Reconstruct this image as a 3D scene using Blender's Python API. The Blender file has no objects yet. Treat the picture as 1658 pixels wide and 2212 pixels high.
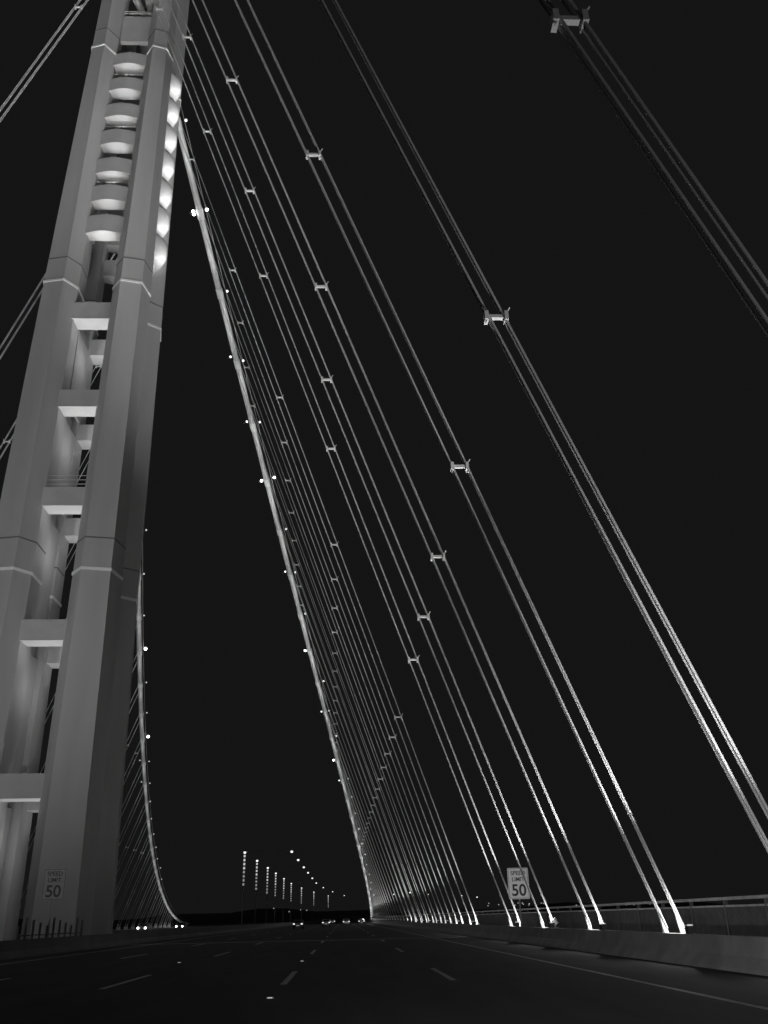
import bpy, math, random
from mathutils import Vector, Matrix
random.seed(7)
S=bpy.context.scene; COL=S.collection
FPX=1900.0; CX,CY=829.0,1106.0; HC=1.45
ROLL=math.radians(1.25)
# ---------------------------------------------------------------- camera basis
vx,vy=742-CX,-(1985-CY)
ux=vx*math.cos(ROLL)+vy*math.sin(ROLL); uy=-vx*math.sin(ROLL)+vy*math.cos(ROLL)
TH=math.atan(-uy/FPX); PS=math.atan(-ux*math.cos(TH)/FPX)
Fv=Vector((math.sin(PS)*math.cos(TH),math.cos(PS)*math.cos(TH),math.sin(TH)))
Rv=Vector((math.cos(PS),-math.sin(PS),0))
Uv=Rv.cross(Fv)
Rc=Rv*math.cos(ROLL)-Uv*math.sin(ROLL); Uc=Rv*math.sin(ROLL)+Uv*math.cos(ROLL)
CAMP=Vector((0,0,HC))
def at(px,py,Y):
    d=Fv+Rc*((px-CX)/FPX)+Uc*((CY-py)/FPX)
    return CAMP+d*(Y/d.y)
cd=bpy.data.cameras.new('camera'); cam=bpy.data.objects.new('camera',cd); COL.objects.link(cam)
cd.sensor_fit='VERTICAL'; cd.sensor_height=36; cd.lens=FPX/2212*36; cd.clip_end=20000; cd.clip_start=.05
m=Matrix.Identity(4)
for i,v in enumerate((Rc,Uc,-Fv)):
    for j in range(3): m[j][i]=v[j]
m.translation=CAMP; cam.matrix_world=m; S.camera=cam
# ---------------------------------------------------------------- materials
def mat(name,c,rough=.6,metal=0,var=.0,scale=1.0,bump=0,stretch=(1,1,1),emit=0):
    M=bpy.data.materials.new(name); M.use_nodes=True; nt=M.node_tree; b=nt.nodes['Principled BSDF']
    b.inputs['Base Color'].default_value=(c,c,c,1); b.inputs['Roughness'].default_value=rough; b.inputs['Metallic'].default_value=metal
    if emit: b.inputs['Emission Color'].default_value=(1,1,1,1); b.inputs['Emission Strength'].default_value=emit
    if var or bump:
        mp=nt.nodes.new('ShaderNodeMapping'); mp.inputs['Scale'].default_value=stretch
        g=nt.nodes.new('ShaderNodeNewGeometry')
        nt.links.new(g.outputs['Position'],mp.inputs[0])
        n=nt.nodes.new('ShaderNodeTexNoise'); n.inputs['Scale'].default_value=scale; n.inputs['Detail'].default_value=6
        nt.links.new(mp.outputs[0],n.inputs[0])
        r=nt.nodes.new('ShaderNodeValToRGB'); r.color_ramp.elements[0].position=.3; r.color_ramp.elements[1].position=.7
        lo=c*(1-var); hi=c*(1+var)
        r.color_ramp.elements[0].color=(lo,lo,lo,1); r.color_ramp.elements[1].color=(hi,hi,hi,1)
        nt.links.new(n.outputs[0],r.inputs[0]); nt.links.new(r.outputs[0],b.inputs['Base Color'])
        if bump:
            bp=nt.nodes.new('ShaderNodeBump'); bp.inputs['Strength'].default_value=bump; bp.inputs['Distance'].default_value=.02
            nt.links.new(n.outputs[0],bp.inputs['Height']); nt.links.new(bp.outputs[0],b.inputs['Normal'])
    return M
def emat(name,s):
    M=bpy.data.materials.new(name); M.use_nodes=True; b=M.node_tree.nodes['Principled BSDF']
    b.inputs['Base Color'].default_value=(.8,.8,.8,1); b.inputs['Emission Color'].default_value=(1,1,1,1); b.inputs['Emission Strength'].default_value=s
    return M
M_tower=mat('tower_steel_paint',.42,.7,var=.13,scale=.35,stretch=(1,1,.12))
M_link=mat('link_beam_paint',.45,.5,var=.08,scale=.6)
M_band=mat('splice_band_paint',.85,.4); M_groove=mat('splice_groove',.16,.8)
M_cable=mat('cable_wrap_paint',.62,.5,var=.08,scale=1.5)
M_rope=mat('galvanised_rope',.6,.8)
M_clamp=mat('cast_clamp_steel',.8,.45)
M_dark=mat('dark_metal',.05,.5,metal=.3); M_mast=mat('mast_paint',.14,.7)
M_asph=mat('asphalt',.032,.9,var=.4,scale=1.2,bump=.4,stretch=(1,.15,1))
M_line=mat('road_paint',.45,.6,var=.4,scale=6)
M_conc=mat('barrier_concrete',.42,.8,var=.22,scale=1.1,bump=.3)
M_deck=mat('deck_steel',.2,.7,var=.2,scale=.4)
M_rail=mat('railing_steel',.55,.6,var=.2,scale=2)
M_picket=mat('picket_steel',.16,.7,var=.2,scale=2)
M_water=mat('sea_water',.01,.12,bump=.8,scale=.3)
M_land=mat('shore_ground',.03,.95,var=.5,scale=.02)
M_sign=mat('sign_sheeting_glow',.65,.5,var=.1,scale=4,emit=.15); M_sign2=mat('sign_sheeting_faint_glow',.5,.5,var=.1,scale=4,emit=.006)  # emission paints the headlight return into the sheeting, weaker on the left sign
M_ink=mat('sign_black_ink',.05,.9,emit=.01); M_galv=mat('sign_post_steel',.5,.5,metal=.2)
M_lamp=emat('lamp_bright',9); M_lampm=emat('lamp_medium',1.3); M_lamps=emat('lamp_small',.4); M_led=emat('led_dim',.5); M_led2=emat('led_small',.2); M_tail=emat('tail_lamp',1.2); M_glint=emat('windscreen_glint',.3); M_shore=emat('shore_glow',.35)
M_car=[mat('car_paint_dark',.04,.3),mat('car_paint_grey',.2,.3),mat('car_paint_light',.5,.3)]
M_glass=mat('car_glass',.02,.1); M_tyre=mat('tyre_rubber',.02,.8)
# ---------------------------------------------------------------- mesh helpers
ORG={}
class MB:
    def __init__(s): s.v=[]; s.f=[]
    def add(s,vs,fs):
        o=len(s.v); s.v+=[tuple(v) for v in vs]; s.f+=[tuple(i+o for i in f) for f in fs]; return s
    def box(s,x0,x1,y0,y1,z0,z1):
        return s.add([(x0,y0,z0),(x1,y0,z0),(x1,y1,z0),(x0,y1,z0),(x0,y0,z1),(x1,y0,z1),(x1,y1,z1),(x0,y1,z1)],
          [(0,3,2,1),(4,5,6,7),(0,1,5,4),(1,2,6,5),(2,3,7,6),(3,0,4,7)])
    def tube(s,p0,p1,r,n=6,r1=None,cap=True):
        return s.path([p0,p1],[r,r if r1 is None else r1],n,cap)
    def path(s,pts,rs,n=8,cap=True):
        pts=[Vector(p) for p in pts]
        if not isinstance(rs,list): rs=[rs]*len(pts)
        vs=[];fs=[]
        for i,p in enumerate(pts):
            d=(pts[min(i+1,len(pts)-1)]-pts[max(i-1,0)]).normalized()
            a=d.cross(Vector((0,0,1)))
            if a.length<1e-3: a=Vector((1,0,0))
            a.normalize(); b=d.cross(a)
            for k in range(n):
                t=2*math.pi*k/n; vs.append(p+a*(rs[i]*math.cos(t))+b*(rs[i]*math.sin(t)))
        for i in range(len(pts)-1):
            for k in range(n):
                k2=(k+1)%n; fs.append((i*n+k,i*n+k2,(i+1)*n+k2,(i+1)*n+k))
        if cap: fs.append(tuple(range(n-1,-1,-1))); fs.append(tuple((len(pts)-1)*n+k for k in range(n)))
        return s.add(vs,fs)
    def rings(s,rings,cap=True,closed=True):
        n=len(rings[0]); vs=[p for r in rings for p in r]; fs=[]
        for i in range(len(rings)-1):
            for k in range(n if closed else n-1):
                k2=(k+1)%n; fs.append((i*n+k,i*n+k2,(i+1)*n+k2,(i+1)*n+k))
        if cap: fs.append(tuple(range(n-1,-1,-1))); fs.append(tuple((len(rings)-1)*n+k for k in range(n)))
        return s.add(vs,fs)
    def sphere(s,c,r,n=8,sz=1):
        R=[]
        for i in range(1,n//2+1):
            t=math.pi*i/(n//2+1)
            R.append([(c[0]+r*math.sin(t)*math.cos(2*math.pi*k/n),c[1]+r*math.sin(t)*math.sin(2*math.pi*k/n),c[2]-sz*r*math.cos(t)) for k in range(n)])
        return s.rings(R)
    def build(s,name,mt,parent=None,smooth=False):
        o0=ORG.get(parent.name,Vector((0,0,0))) if parent else Vector((0,0,0))
        me=bpy.data.meshes.new(name); me.from_pydata([tuple(Vector(v)-o0) for v in s.v],[],s.f); me.materials.append(mt); me.update()
        if smooth:
            for p in me.polygons: p.use_smooth=True
        o=bpy.data.objects.new(name,me); COL.objects.link(o)
        if parent: o.parent=parent; ORG[o.name]=o0
        return o
def tag(o,label=None,cat=None,group=None,kind=None):
    if label: o['label']=label
    if cat: o['category']=cat
    if group: o['group']=group
    if kind: o['kind']=kind
    return o
def thing(name,loc,label,cat,group=None):
    o=bpy.data.objects.new(name,None); COL.objects.link(o); o.location=loc; o.empty_display_size=.3; ORG[o.name]=Vector(loc)
    return tag(o,label,cat,group)
def dup(root,loc,label=None,group=None,rotz=None):
    r=root.copy(); COL.objects.link(r); r.location=loc
    if rotz is not None: r.rotation_euler=(0,0,rotz)
    if label: r['label']=label
    if group: r['group']=group
    for ch in list(root.children):
        c=ch.copy(); COL.objects.link(c); c.parent=r
        for g in ch.children:
            d=g.copy(); COL.objects.link(d); d.parent=c
    return r
def lamp(kind,loc,P,target=None,size=60,blend=.6,fall=None,rad=.08,name='lamp_light'):
    L=bpy.data.lights.new(name,kind); L.energy=P; L.shadow_soft_size=rad
    o=bpy.data.objects.new(name,L); COL.objects.link(o); o.location=loc
    if kind=='SPOT':
        L.spot_size=math.radians(size); L.spot_blend=blend
        o.rotation_euler=(Vector(target)-Vector(loc)).to_track_quat('-Z','Y').to_euler()
    if fall:
        L.use_nodes=True; nt=L.node_tree; e=nt.nodes['Emission']; f=nt.nodes.new('ShaderNodeLightFalloff'); f.inputs['Strength'].default_value=1
        if fall=='Mixed':
            f2=nt.nodes.new('ShaderNodeLightFalloff'); f2.inputs['Strength'].default_value=6
            a=nt.nodes.new('ShaderNodeMath'); a.operation='ADD'
            nt.links.new(f.outputs['Linear'],a.inputs[0]); nt.links.new(f2.outputs['Quadratic'],a.inputs[1]); nt.links.new(a.outputs[0],e.inputs['Strength'])
        else: nt.links.new(f.outputs[fall],e.inputs['Strength'])
    return o
def struct(mb,name,mt): return tag(mb.build(name,mt),kind='structure')
# ---------------------------------------------------------------- world
W=bpy.data.worlds.new('World'); S.world=W; W.use_nodes=True; nt=W.node_tree; bg=nt.nodes['Background']
sk=nt.nodes.new('ShaderNodeTexSky'); sk.sky_type='NISHITA'; sk.sun_disc=False; sk.sun_elevation=math.radians(-6); sk.sun_rotation=math.radians(200)
bw=nt.nodes.new('ShaderNodeRGBToBW'); nt.links.new(sk.outputs[0],bw.inputs[0])
ma=nt.nodes.new('ShaderNodeMath'); ma.operation='MULTIPLY_ADD'; ma.inputs[1].default_value=.001; ma.inputs[2].default_value=.0072
nt.links.new(bw.outputs[0],ma.inputs[0]); nt.links.new(ma.outputs[0],bg.inputs[0]); bg.inputs[1].default_value=1
sl=bpy.data.lights.new('moon','SUN'); sl.energy=.012; sl.angle=.009; so=bpy.data.objects.new('moon',sl); COL.objects.link(so); so.rotation_euler=(math.radians(40),0,math.radians(30))
S.view_settings.view_transform='Standard'; S.view_settings.look='None'; S.view_settings.exposure=0
# ---------------------------------------------------------------- setting
XT,YT=-23.3,71.0; XA=11.1; YE=900
def flare(Y): s=min(max((Y-YT)/341,0),1); return 7.5*s*s
mb=MB(); mb.add([(-9000,-3000,-45),(9000,-3000,-45),(9000,15000,-45),(-9000,15000,-45)],[(0,1,2,3)]); struct(mb,'water',M_water)
rows=[]
for j,(yy,hh) in enumerate(((1350,-46),(1420,0),(1500,8),(1700,14),(2200,6))):
    rows.append([(x,yy,hh+(0 if j in(0,) else 5*math.sin(x*.011+j)+3*math.sin(x*.037))) for x in range(-1400,2600,50)])
mb=MB(); mb.rings(rows,cap=False,closed=False); struct(mb,'hills',M_land)
YL=[-120,71]+[71+34.1*k for k in range(1,11)]+[YE]
def slab(name,x0,x1,mt,fl=0):
    mb=MB(); mb.rings([[(x0-fl*flare(y)+.6,y,-.02),(x1-.6,y,-.02),(x1,y,-.3),(x1-2,y,-2.2),(x1-8,y,-5),(x0-fl*flare(y)+8,y,-5),(x0-fl*flare(y)+2,y,-2.2),(x0-fl*flare(y),y,-.3)] for y in YL]); return struct(mb,name,mt)
slab('bridge_deck',-16.9,17,M_deck); slab('bridge_deck',-63.5,-29.5,M_deck,1)
def sheet(name,x0,x1,y0,y1,z,mt):
    mb=MB(); mb.add([(x0,y0,z),(x1,y0,z),(x1,y1,z),(x0,y1,z)],[(0,1,2,3)]); return struct(mb,name,mt)
sheet('road',-16.1,10.2,-120,YE,0,M_asph); sheet('road',-56.2,-30.2,-120,YE,0,M_asph)
mb=MB(); mb.box(11.6,16.3,-120,YE,-.01,.22); struct(mb,'bike_path',M_asph)
mb=MB(); mb.box(6.74,6.88,-40,YE,.003,.006); struct(mb,'road_marking',M_line)
mb=MB(); mb.box(-14.4,-14.22,-40,YE,.003,.006); struct(mb,'road_marking',M_line)
for X in (2.75,-1.5,-5.95,-10.2):
    mb=MB()
    for k in range(0,40): y=24.8+(k-2)*20.8; mb.box(X-.08,X+.08,y,y+6,.003,.006)
    struct(mb,'road_marking',M_line)
mb=MB(); mb.box(-16,10.1,74,74.35,.004,.012); struct(mb,'expansion_joint',M_rail)
# ---------------------------------------------------------------- barriers and railings
def prism(mb,prof,y0,y1): return mb.rings([[(x,y,z) for x,z in prof] for y in (y0,y1)])
b=prism(MB(),[(10.15,-.01),(10.2,.1),(10.42,.35),(10.55,.82),(10.82,.82),(10.86,-.01)],-60,YE).build('concrete_barrier',M_conc)
tag(b,'grey concrete barrier along the right shoulder below the lit hangers','barrier')
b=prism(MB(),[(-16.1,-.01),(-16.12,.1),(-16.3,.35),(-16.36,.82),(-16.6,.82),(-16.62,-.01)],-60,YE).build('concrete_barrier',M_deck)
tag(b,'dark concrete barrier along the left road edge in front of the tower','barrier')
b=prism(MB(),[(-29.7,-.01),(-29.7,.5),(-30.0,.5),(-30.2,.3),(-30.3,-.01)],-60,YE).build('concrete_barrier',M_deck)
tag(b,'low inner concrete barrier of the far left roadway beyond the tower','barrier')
r=thing('railing',(16.1,0,.22),'silver bike path railing with horizontal rails on the right of the deck','railing')
MB().box(15.98,16.2,2,700,1.85,1.97).build('rail',M_rail,r)
MB().box(16.04,16.14,2,700,1.58,1.66).build('rail',M_rail,r)
MB().box(16.06,16.12,2,700,.42,.48).build('rail',M_picket,r)
pm=MB().box(16.03,16.17,-.07,.07,.22,1.84)
pp=MB()
for k in range(1,32): y=k*.125; pp.box(16.085,16.115,y-.022,y+.022,.485,1.575)
p0=pm.build('post',M_picket,r); q0=pp.build('infill_panel',M_picket,r)
p0.location.y=20; q0.location.y=20
for k in range(1,70):
    p=p0.copy(); COL.objects.link(p); p.location.y=20+4*k
    if k<40: q=q0.copy(); COL.objects.link(q); q.location.y=20+4*k
r=thing('railing',(-16.48,50,.82),'row of short closely spaced posts on the left barrier in front of the tower base','railing')
MB().tube((-16.48,49.8,1.0),(-16.48,62.4,1.0),.03,5).build('rail',M_deck,r)
for k in range(11):
    y=50+1.2*k; MB().box(-16.53,-16.43,y-.05,y+.05,.82,1.45+.4*((k*7)%4)/3).build('post',M_deck,r)
# ---------------------------------------------------------------- tower
def interp(z,T):
    for (a,va),(b_,vb) in zip(T,T[1:]):
        if z<=b_: return va+(vb-va)*(z-a)/(b_-a)
    return T[-1][1]
WT=[(-45,6.3),(0,5.5),(27,4.95),(56,4.6),(88,4.12),(125,3.6)]
G=1.62
def legring(z,sx,sy,e=0):
    w=interp(z,WT); g=G-e; w+=e
    pts=[(g,g),(g,w-1.0),(g+1.0+e,w+.3),(w-.1,w-.1),(w+.3,g+1.0+e),(w-1.0,g)]
    return [(XT+sx*u,YT+sy*v,z) for u,v in pts]
ZTOP=112
tw=thing('bridge_tower',(XT,YT,-45),'tall pale steel bridge tower of four tapering legs tied by short link beams','tower')
zs=[27.0,55.8,88.2]
for sx,sy in ((1,-1),(-1,-1),(1,1),(-1,1)):
    leg=MB().rings([legring(z,sx,sy) for z in (-45,0,27,56,88,ZTOP)]).build('leg',M_tower,tw)
    for z in zs:
        MB().rings([legring(z-.12,sx,sy,.07),legring(z+.12,sx,sy,.07)]).build('splice_band',M_band,leg)
        MB().rings([legring(z+2.7-.06,sx,sy,.03),legring(z+2.7+.06,sx,sy,.03)]).build('splice_groove',M_groove,leg)
LK=[(48,1672,1726,0),(97,1338,1383,0),(141,1050,1090,0),(173,838,874,0),(202,647,682,0),
    (226,460,496,1),(233,395,427,1),(240,335,365,1),(248,273,302,1),(256,215,242,1),(264,158,183,1),(271,104,127,1),(284,8,62,2)]
levels=[]
for px,y1,y2,cv in LK:
    zt=at(px,y1,YT-4.2).z; zb=at(px,y2,YT-4.2).z; levels.append((zb,zt,cv))
ROT=[(1,0),(0,1),(-1,0),(0,-1)]
def TP(rot,u,v,z):
    c,s=ROT[rot]; return (XT+u*c+v*s, YT+u*s-v*c, z)
def link(zb,zt,cv,rot):
    w=interp(zb,WT); v0=w-(2.6 if not cv else 1.9); v1=w-(.85 if cv<2 else 1.4)
    e=G+.25; N=12; bul=(.42 if rot in(0,2) else 1.7) if cv==1 else 0
    if cv==1 and rot in (1,3): zb-=.75; zt+=.6
    def ring(z,k_):
        pts=[(-e,v0)]
        for k in range(N+1):
            u=-e+2*e*k/N; pts.append((u,v1+bul*k_*math.cos(math.pi*u/(2*e))))
        pts.append((e,v0)); return [TP(rot,u,v,z) for u,v in pts]
    if cv==1 and rot in (1,3): return MB().rings([ring(zb,.45),ring(zb+.35,.8),ring(zb+.9,1.0),ring(zt-.8,1.0),ring(zt-.3,.8),ring(zt,.45)])
    return MB().rings([ring(zb,1),ring(zt,1)])
prev=0
for li,(zb,zt,cv) in enumerate(levels):
    w=interp(zb,WT); gap=zb-prev
    for rot in range(4):
        link(zb,zt,cv,rot).build('link_beam',M_link,tw,cv==1 and rot in(1,3))
        if cv:
            if rot==0 and cv==1:
                h=min(gap-.15,2.0); lamp('SPOT',TP(0,0,w-1.1,zb-h),95 if li>5 else 190,TP(0,0,w-1.15,zb),72,.7,None,.15,'tower_gap_light')
            if rot==1 and cv==1:
                lamp('SPOT',TP(1,-.7,w+2.9,zb-1.8),620,TP(1,0,w-.1,(zb+zt)/2),75,.9,None,.3,'tower_face_light')
        elif rot<3:
            h=min(gap-.3,5.0); lamp('SPOT',TP(rot,0,w-1.7,zb-h),(640 if rot==0 else 420)*(h/5)**2,TP(rot,0,w-1.7,zb),62,.9,None,.3,'tower_gap_light')
    if not cv:
        a=prev if prev>0 else -4; wl=interp(a,WT)
        MB().rings([[TP(3,u,v,z) for u,v in ((-G-.2,wl-3.2),(G+.2,wl-3.2),(G+.2,wl-3.0),(-G-.2,wl-3.0))] for z in (a-.02,zb+.02)]).build('inner_wall',M_tower,tw)
        lamp('POINT',TP(0,.7,.6,prev+gap*.72),110,rad=.6,name='tower_inner_light')
    nx=levels[li+1][0] if li+1<len(levels) else zt+1
    if not cv and li==2:
        mb=MB()
        for k in (.45,.85,1.25): mb.tube(TP(0,-G,w-1.2,zt+k),TP(0,G,w-1.2,zt+k),.03,5)
        mb.build('walkway_rail',M_link,tw)
    if cv and li%2==0 and nx-zt>.6:
        mb=MB()
        for k in (.3,.62): mb.tube(TP(0,-G,w-1.3,zt+(nx-zt)*k),TP(0,G,w-1.3,zt+(nx-zt)*k),.06,5)
        mb.build('walkway_rail',M_link,tw)
    prev=zt
MB().box(XT-3.3,XT+3.3,YT-3.3,YT+3.3,ZTOP-7,ZTOP-.2).build('cap_block',M_tower,tw)
def flood(loc,tgt,P,size,label):
    t=thing('floodlight',loc,label,'floodlight')
    d=(Vector(tgt)-Vector(loc)).normalized(); L=Vector(loc)
    MB().tube(L-Vector((0,0,1)),L-Vector((0,0,.1)),.05,6).build('stand',M_dark,t)
    MB().tube(L-d*.25,L+d*.05,.16,10,r1=.26).build('housing',M_dark,t)
    MB().tube(L+d*.052,L+d*.07,.22,10).build('lens',M_lampm,t)
    lamp('SPOT',L+d*.2,P,tgt,size,.8,'Constant',1.2,'flood_light')
flood((-17.2,25,.9),(XT+2,YT-4,44),3.2,125,'small floodlight beside the left barrier aimed up the near right tower leg')
flood((-30.5,28,1.0),(XT-2,YT-4,60),9.8,112,'small floodlight on the far left deck aimed up the near left tower leg')
flood((11.35,52,1.1),(XT+3,YT,34),2.8,105,'added fill floodlight on the right deck edge aimed across at the tower side')  # added fill lamp that brightens the right side of the tower
# ---------------------------------------------------------------- main cables
HT=99.6
def cable(Y,side=1):
    if Y>=YT: s=(Y-YT)/341; s=min(s,1); Z=1+HT*(1-s)**2
    else: s=min((YT-Y)/155,1); Z=1+HT*(1-s)**1.1
    X=XA-(.343+.025*math.sin(math.pi*s))*(Z-1)
    if side<0: X=2*XT-X-(flare(Y))
    return Vector((X,Y,Z))
def foot(Y,side): return XA if side>0 else 2*XT-XA-flare(Y)
ys=[-80+i*4 for i in range(0,124)]
YS=[32.2+10*k for k in range(-4,38)]; YS=[y for y in YS if abs(y-72.2)>1]
for side,lab in ((1,'thick floodlit main cable sweeping from the tower top down to the right deck edge'),(-1,'main cable on the far left side emerging from behind the tower')):
    pts=[cable(y,side) for y in ys if y<=YT+341]
    t=thing('main_cable',pts[0],lab,'bridge cable')
    MB().path(pts,.42,12).build('cable_strand',M_cable,t,True)
    for o in (-.62,.62):
        MB().path([p+Vector((o,0,1.15)) for p in pts],.03,4).build('hand_rope',M_rope,t)
    for y in YS:
        p=cable(y,side); q=cable(y+.8,side); d=(q-p).normalized()
        MB().tube(p-d*.7,p+d*.7,.49,10).build('cable_band',M_clamp,t)
# ---------------------------------------------------------------- hangers
SPC=17.4
def hanger(Y,side,label,group,full):
    base=Vector((foot(Y,side),Y,.95)); top=cable(Y,side)
    if top.z<3.2: return
    t=thing('rope_hanger',base-Vector((0,0,.95)),label,'hanger',group)
    ha=.22 if Y<25 else .29
    offs=[(a,b) for a in (-ha,ha) for b in ((-.09,.09) if full else (0,))]
    for a,b in offs:
        A=base+Vector((a,b,0)); B=top+Vector((a*1.3,b,0)); ns=14 if Y<60 else 1
        MB().path([A.lerp(B,k/ns) for k in range(ns+1)],.038 if full else .05,24 if Y<60 else 8,cap=False).build('rope',M_rope,t,True)
    k=1; d=(top-base)
    while 1+SPC*k<top.z-2.5:
        c=base+d*((1+SPC*k-base.z)/d.z); k+=1
        mb=MB(); mb.box(c.x-.3,c.x+.3,c.y-.07,c.y+.07,c.z-.06,c.z+.06)
        for s in (-1,1):
            mb.box(c.x+s*.31-.06,c.x+s*.31+.06,c.y-.16,c.y+.16,c.z-.17,c.z+.15)
            mb.tube((c.x+s*.33,c.y-.1,c.z+.12),(c.x+s*.43,c.y-.1,c.z+.30),.028,5)
            mb.tube((c.x+s*.28,c.y-.1,c.z-.12),(c.x+s*.36,c.y-.1,c.z-.30),.028,5)
        mb.build('spreader_clamp',M_clamp,t)
    mb=MB()
    for a in (-ha,ha):
        mb.tube(base+Vector((a,0,-.3)),base+Vector((a,0,.0))+d.normalized()*.5,.11,8,r1=.07)
    mb.build('socket',M_clamp,t)
    MB().box(base.x-.5,base.x+.5,Y-.35,Y+.35,-.25,.66).build('anchor_bracket',M_clamp,t)
ordn=['first','second','third','fourth','fifth','sixth','seventh','eighth','ninth','tenth','eleventh','twelfth']
nb=0; na=0
for Y in YS:
    if Y<10: continue
    if Y<YT:
        lab='%s rope hanger on the right counted from the camera, nearer than the tower'%ordn[nb]; nb+=1; g='right rope hangers before the tower'
    else:
        if na<8: lab='%s rope hanger on the right counted outward from the gap level with the tower'%ordn[na]
        else: lab='thin distant rope hanger packed in the fan below the right main cable'
        na+=1; g='right rope hangers beyond the tower'if na<=8 else 'distant right rope hangers'
    hanger(Y,1,lab,g,Y<135)
nb=0
for Y in YS:
    if Y<10: continue
    if Y<YT: lab='%s left side rope hanger counted from the camera, glimpsed left of the tower'%ordn[nb]; nb+=1; g='left rope hangers before the tower'
    else: lab='faint rope hanger below the left main cable beyond the tower'; g='left rope hangers beyond the tower'
    hanger(Y,-1,lab,g,Y<100)
def mk_uplight(name_label,group,loc):
    t=thing('uplight',loc,name_label,'light',group); L=Vector(loc)
    MB().box(L.x-.12,L.x+.12,L.y-.14,L.y+.14,L.z-.1,L.z+.12).build('housing',M_dark,t)
    MB().tube(L+Vector((0,0,.12)),L+Vector((0,0,.16)),.09,8).build('lens',M_lamps,t)
    return t
proto=None
for i,Y in enumerate(YS):
    if Y<10 or Y>400: continue
    loc=Vector((XA-.42,Y-2.6,.925)); lab='small uplight on the barrier top before a right hanger'
    if proto is None: proto=mk_uplight(lab,'uplights at the feet of the right hangers',loc)
    else: dup(proto,loc)
    if Y<15: P,fa,rd=150,'Linear',.3
    elif Y<25: P,fa,rd=620,'Linear',.3
    else: P,fa,rd=(370 if Y<75 else (180 if Y<160 else 130)),'Mixed',.3
    lamp('SPOT',loc+Vector((0,0,.25)),P,loc+Vector((-3.0,3.2,9)),42,.75,fa,rd,'uplight_light')
    if 15<Y<170: lamp('POINT',Vector((XA-.05,Y-.85,1.35)),75 if Y<100 else 32,name='anchor_glow_light',rad=.05)
pl=None
for i,Y in enumerate(YS):
    if Y<40 or Y>400: continue
    loc=Vector((foot(Y,-1)+.42,Y-2.6,.925)); lab='small uplight beside the foot of a left hanger'
    if pl is None: pl=dup(proto,loc,lab,'uplights at the feet of the left hangers')
    else: dup(pl,loc)
    if i%2==0: lamp('SPOT',loc+Vector((0,0,.25)),26,loc+Vector((4.0,2.5,14)),56,.7,'Mixed',.3,'uplight_light')
def mk_cl(loc,label,group,r,mt):
    t=thing('cable_light',loc,label,'light',group); L=Vector(loc)
    MB().tube(L+Vector((-.5,0,-.35)),L,.05,5).build('bracket',M_dark,t)
    MB().sphere(L,r,8).build('globe',mt,t,True)
    return t
for side in (1,-1):
    ps=pb=None; nm='right' if side>0 else 'left'
    bigs=(92,132,172,212) if side>0 else (172,202)
    for i,Y in enumerate(YS):
        if Y<80 or Y>(330 if side>0 else 300): continue
        c=cable(Y,side); big=int(Y) in bigs
        loc=c+Vector((.95+random.uniform(-.1,.45),-.3,.35+random.uniform(-.2,.4)))
        if big:
            lab='bright cable light on the %s main cable'%nm; g='bright lights on the %s main cable'%nm
            if pb is None: pb=mk_cl(loc,lab,g,.22 if side>0 else .3,M_lamp)
            elif side<0 or Y<150: dup(pb,loc)
            if side>0: dup(pb,c+Vector((-.9,-.3,.1)))
            if side>0 and Y<100: dup(pb,c+Vector((-.75,-.5,-.55)))
        else:
            lab='small cable light on the %s main cable'%nm; g='small lights on the %s main cable'%nm
            if ps is None: ps=mk_cl(loc,lab,g,.19 if side>0 else .17,M_lampm if side>0 else M_lamps)
            else: dup(ps,loc)
            if random.random()<.45 and Y<230: dup(ps,cable(Y+random.uniform(-1,1),side)+Vector((-.85,0,.3)))
    for Y in range(77,400,10):
        c=cable(Y,side); lamp('POINT',c+Vector((1.2,-3.6,-2.2)),240 if side>0 else 150,fall=None,rad=.2,name='cable_lamp_light')
# ---------------------------------------------------------------- light poles
YP=[158,181,207,232,264,300,345,400,470]
def pole(loc,label,group):
    t=thing('light_pole',loc,label,'street light',group); x,y,z=loc
    MB().tube((x,y,0),(x,y,12.2),.10,8,r1=.06).build('pole',M_mast,t)
    MB().path([(x,y,11.8),(x+3,y,12.1),(x+7.8,y,12.0)],.03,6).build('arm',M_mast,t)
    for xx in (x,x+7.8):
        h=MB().box(xx-.3,xx+.3,y-.2,y+.2,11.95,12.2).build('lamp_head',M_mast,t)
        MB().sphere((xx,y-.05,11.85),.22,8).build('lens',M_lampm,h,True)
    for k in range(8):
        MB().box(x-.15,x+.15,y-.22,y-.14,11.1-k*.62,11.45-k*.62).build('led_module',M_led2 if k>3 else M_led,t)
    return t
pr=pole((-16.48,YP[0],0),'nearest twin arm light pole with a column of dim lights down its mast','twin lamp light poles beyond the tower')
for k,Y in enumerate(YP[1:]):
    dx=0 if Y<290 else (Y-290)**1.6*.0022
    dup(pr,(-16.48+dx,Y,0),'%s twin lamp light pole beyond the tower, counted from the nearest'%ordn[k+1])
for i,(px,py) in enumerate(((811,1924),(850,1932),(885,1928),(925,1932),(997,1935),(1030,1938))):
    Y=2093*16.35/(px-742); p=at(px,py,Y); ln=['leftmost and farthest','second farthest','third farthest','third nearest','second nearest','nearest'][i]
    t=thing('path_lamp',(p.x,Y,.22),'%s slim path lamp standing by the bike path railing'%ln,'lamp')
    MB().tube((p.x,Y,.22),p,.05,6).build('pole',M_dark,t); MB().sphere(p,.08 if i>2 else .18,8).build('globe',M_lampm,t,True)
ps=None
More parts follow.
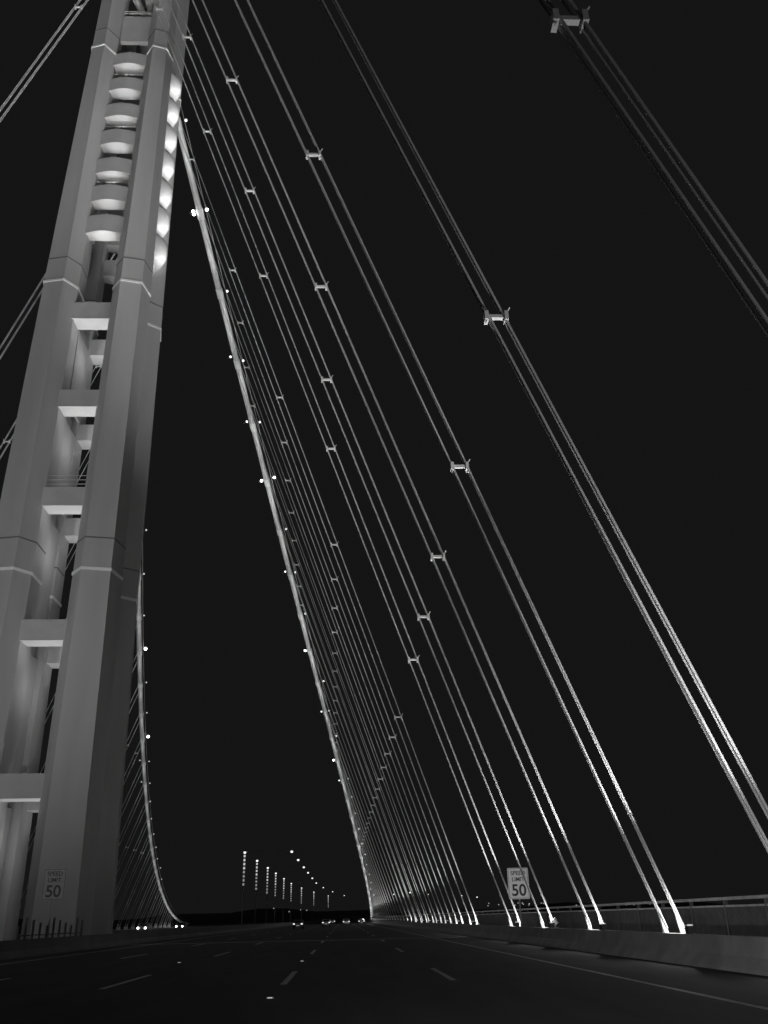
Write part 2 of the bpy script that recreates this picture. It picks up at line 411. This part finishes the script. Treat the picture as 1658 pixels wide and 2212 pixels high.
for k in range(26):
    px=random.uniform(1045,1420); py=random.uniform(1949,1957)
    if k%7==3: px=random.uniform(560,600)+k*3; py=1968+random.uniform(-6,3)
    p=at(px,py,1450)
    if ps is None:
        ps=thing('shore_lamp',p-Vector((0,0,14)),'tiny distant lamp on the dark shore','lamp','lamps on the far shore')
        MB().tube(p-Vector((0,0,14)),p,.3,5).build('pole',M_dark,ps); MB().sphere(p,.9,6).build('globe',M_shore,ps)
    else: dup(ps,p-Vector((0,0,14)))
# ---------------------------------------------------------------- signs
def textmesh(txt,size,parent,loc,name):
    c=bpy.data.curves.new('t','FONT'); c.body=txt; c.size=size; c.align_x='CENTER'; c.offset=size*.018
    o=bpy.data.objects.new('t',c); COL.objects.link(o); dg=bpy.context.evaluated_depsgraph_get(); dg.update()
    me0=bpy.data.meshes.new_from_object(o.evaluated_get(dg)); bpy.data.objects.remove(o)
    vs=[(v.co.x,0,v.co.y) for v in me0.vertices]; fs=[tuple(p.vertices) for p in me0.polygons]
    me=bpy.data.meshes.new(name); me.from_pydata(vs,[],fs); me.materials.append(M_ink)
    t=bpy.data.objects.new(name,me); COL.objects.link(t); t.parent=parent; t.location=loc
def sign(x,y,zb,W_,H_,zfoot,label,mt):
    t=thing('speed_limit_sign',(x,y,zfoot),label,'road sign')
    MB().tube((x,y+.07,zfoot),(x,y+.07,zb+H_-.1),.05,8).build('post',M_galv,t)
    r=.07; pts=[]
    for cx,cz,a0 in ((x+W_/2-r,zb+r,-90),(x+W_/2-r,zb+H_-r,0),(x-W_/2+r,zb+H_-r,90),(x-W_/2+r,zb+r,180)):
        for k in range(5): a=math.radians(a0+k*22.5); pts.append((cx+r*math.cos(a),cz+r*math.sin(a)))
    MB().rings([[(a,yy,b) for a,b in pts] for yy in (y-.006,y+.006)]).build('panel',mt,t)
    mb=MB(); e=.04; w=.022; X0,X1,Z0,Z1=x-W_/2+e,x+W_/2-e,zb+e,zb+H_-e
    for a,b_,c_,d_ in ((X0,X1,Z0,Z0+w),(X0,X1,Z1-w,Z1),(X0,X0+w,Z0+w,Z1-w),(X1-w,X1,Z0+w,Z1-w)):
        mb.add([(a,y-.012,c_),(b_,y-.012,c_),(b_,y-.012,d_),(a,y-.012,d_)],[(0,1,2,3)])
    mb.build('border',M_ink,t)
    zl=zb-zfoot
    textmesh('SPEED',H_*.19,t,(0,-.014,zl+H_*.77),'lettering'); textmesh('LIMIT',H_*.19,t,(0,-.014,zl+H_*.57),'lettering'); textmesh('50',H_*.52,t,(0,-.014,zl+H_*.11),'numeral')
    return t
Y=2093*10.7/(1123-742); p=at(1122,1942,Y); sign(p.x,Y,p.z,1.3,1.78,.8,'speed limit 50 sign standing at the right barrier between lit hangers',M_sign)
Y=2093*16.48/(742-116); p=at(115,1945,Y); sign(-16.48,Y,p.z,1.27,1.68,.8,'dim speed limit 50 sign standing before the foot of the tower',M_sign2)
# ---------------------------------------------------------------- cars
def car(x,y,mt,label,group,face):
    t=thing('car',(x,y,0),label,'car',group)
    prof=[(-2.2,.35),(-2.25,.75),(-2.1,.98),(-1.6,1.0),(-1.1,1.42),(.4,1.45),(1.1,1.0),(2.0,.9),(2.2,.65),(2.2,.35)]
    body=MB(); R=[]
    for xx,ins in ((-.88,.06),(-.8,0),(.8,0),(.88,.06)):
        R.append([(x+xx*(1 if z<1.05 else .85),y+face*yy*(1-ins*.3),z-ins*.4*(z>1)) for yy,z in prof])
    body.rings(R).build('body',mt,t)
    for s in (-1,1):
        for yy in (-1.35,1.35):
            MB().tube((x+s*.7,y+yy,.33),(x+s*.9,y+yy,.33),.33,12).build('wheel',M_tyre,t)
        if face>0: MB().box(x+s*.68-.16,x+s*.68+.16,y-2.29,y-2.2,.72,.9).build('tail_light',M_tail,t)
        else: MB().sphere((x+s*.62,y-2.2,.72),.17,8).build('headlight',M_lamp,t,True)
    if face>0:
        MB().add([(x-.64,y-1.58,1.05),(x+.64,y-1.58,1.05),(x+.58,y-1.2,1.37),(x-.58,y-1.2,1.37)],[(0,1,2,3)]).build('window',M_glass,t)
        MB().box(x-.26,x+.26,y-2.29,y-2.24,.5,.62).build('number_plate',M_led2,t)
    else: MB().add([(x-.64,y-1.06,1.06),(x+.64,y-1.06,1.06),(x+.6,y-.5,1.42),(x-.6,y-.5,1.42)],[(0,1,2,3)]).build('window',M_glass,t)
car(-8,172,M_car[0],'dark car ahead in a left lane with dim tail lamps',None,1)
car(-3.8,212,M_car[1],'grey car ahead left of the lane centre line, left of the pale car',None,1)
car(.65,250,M_car[2],'pale car far ahead straight down the road',None,1)
car(4.8,262,M_car[0],'dark car far ahead in the rightmost lane',None,1)
car(-3.8,330,M_car[1],'grey car farthest ahead, tiny near the vanishing point',None,1)
car(-34.5,170,M_car[1],'oncoming car with bright headlamps just right of the tower foot',None,-1)
car(-34.5,208,M_car[0],'second oncoming car with headlamps farther behind the first',None,-1)
for (px,py,lab) in ((387,2080,'small bright windscreen reflection laid on the road left of centre'),(652,2077,'small windscreen reflection laid on the road beside the centre lane dash'),(583,2157,'nearest small windscreen reflection laid on the road at the bottom')):  # glowing studs added in place of windscreen reflection glints
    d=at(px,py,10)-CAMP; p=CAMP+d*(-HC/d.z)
    t=thing('windscreen_glint',(p.x,p.y,0),lab,'windscreen glint')
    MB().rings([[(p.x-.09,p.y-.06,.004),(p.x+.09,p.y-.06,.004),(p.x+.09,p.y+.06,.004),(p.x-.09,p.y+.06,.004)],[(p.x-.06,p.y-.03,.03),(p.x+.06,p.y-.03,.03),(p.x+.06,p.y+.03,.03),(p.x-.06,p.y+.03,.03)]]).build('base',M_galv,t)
    MB().box(p.x-.05,p.x+.05,p.y-.066,p.y-.06,.008,.028).build('lens',M_glint,t)  # glowing face of the added windscreen glint
# headlights of the vehicle the photo was taken from
for s in (-1,1): lamp('SPOT',(s*.7,1.6,.65),2700,(s*.9+9,28,.4),60,.9,None,.08,'head_lamp_light')
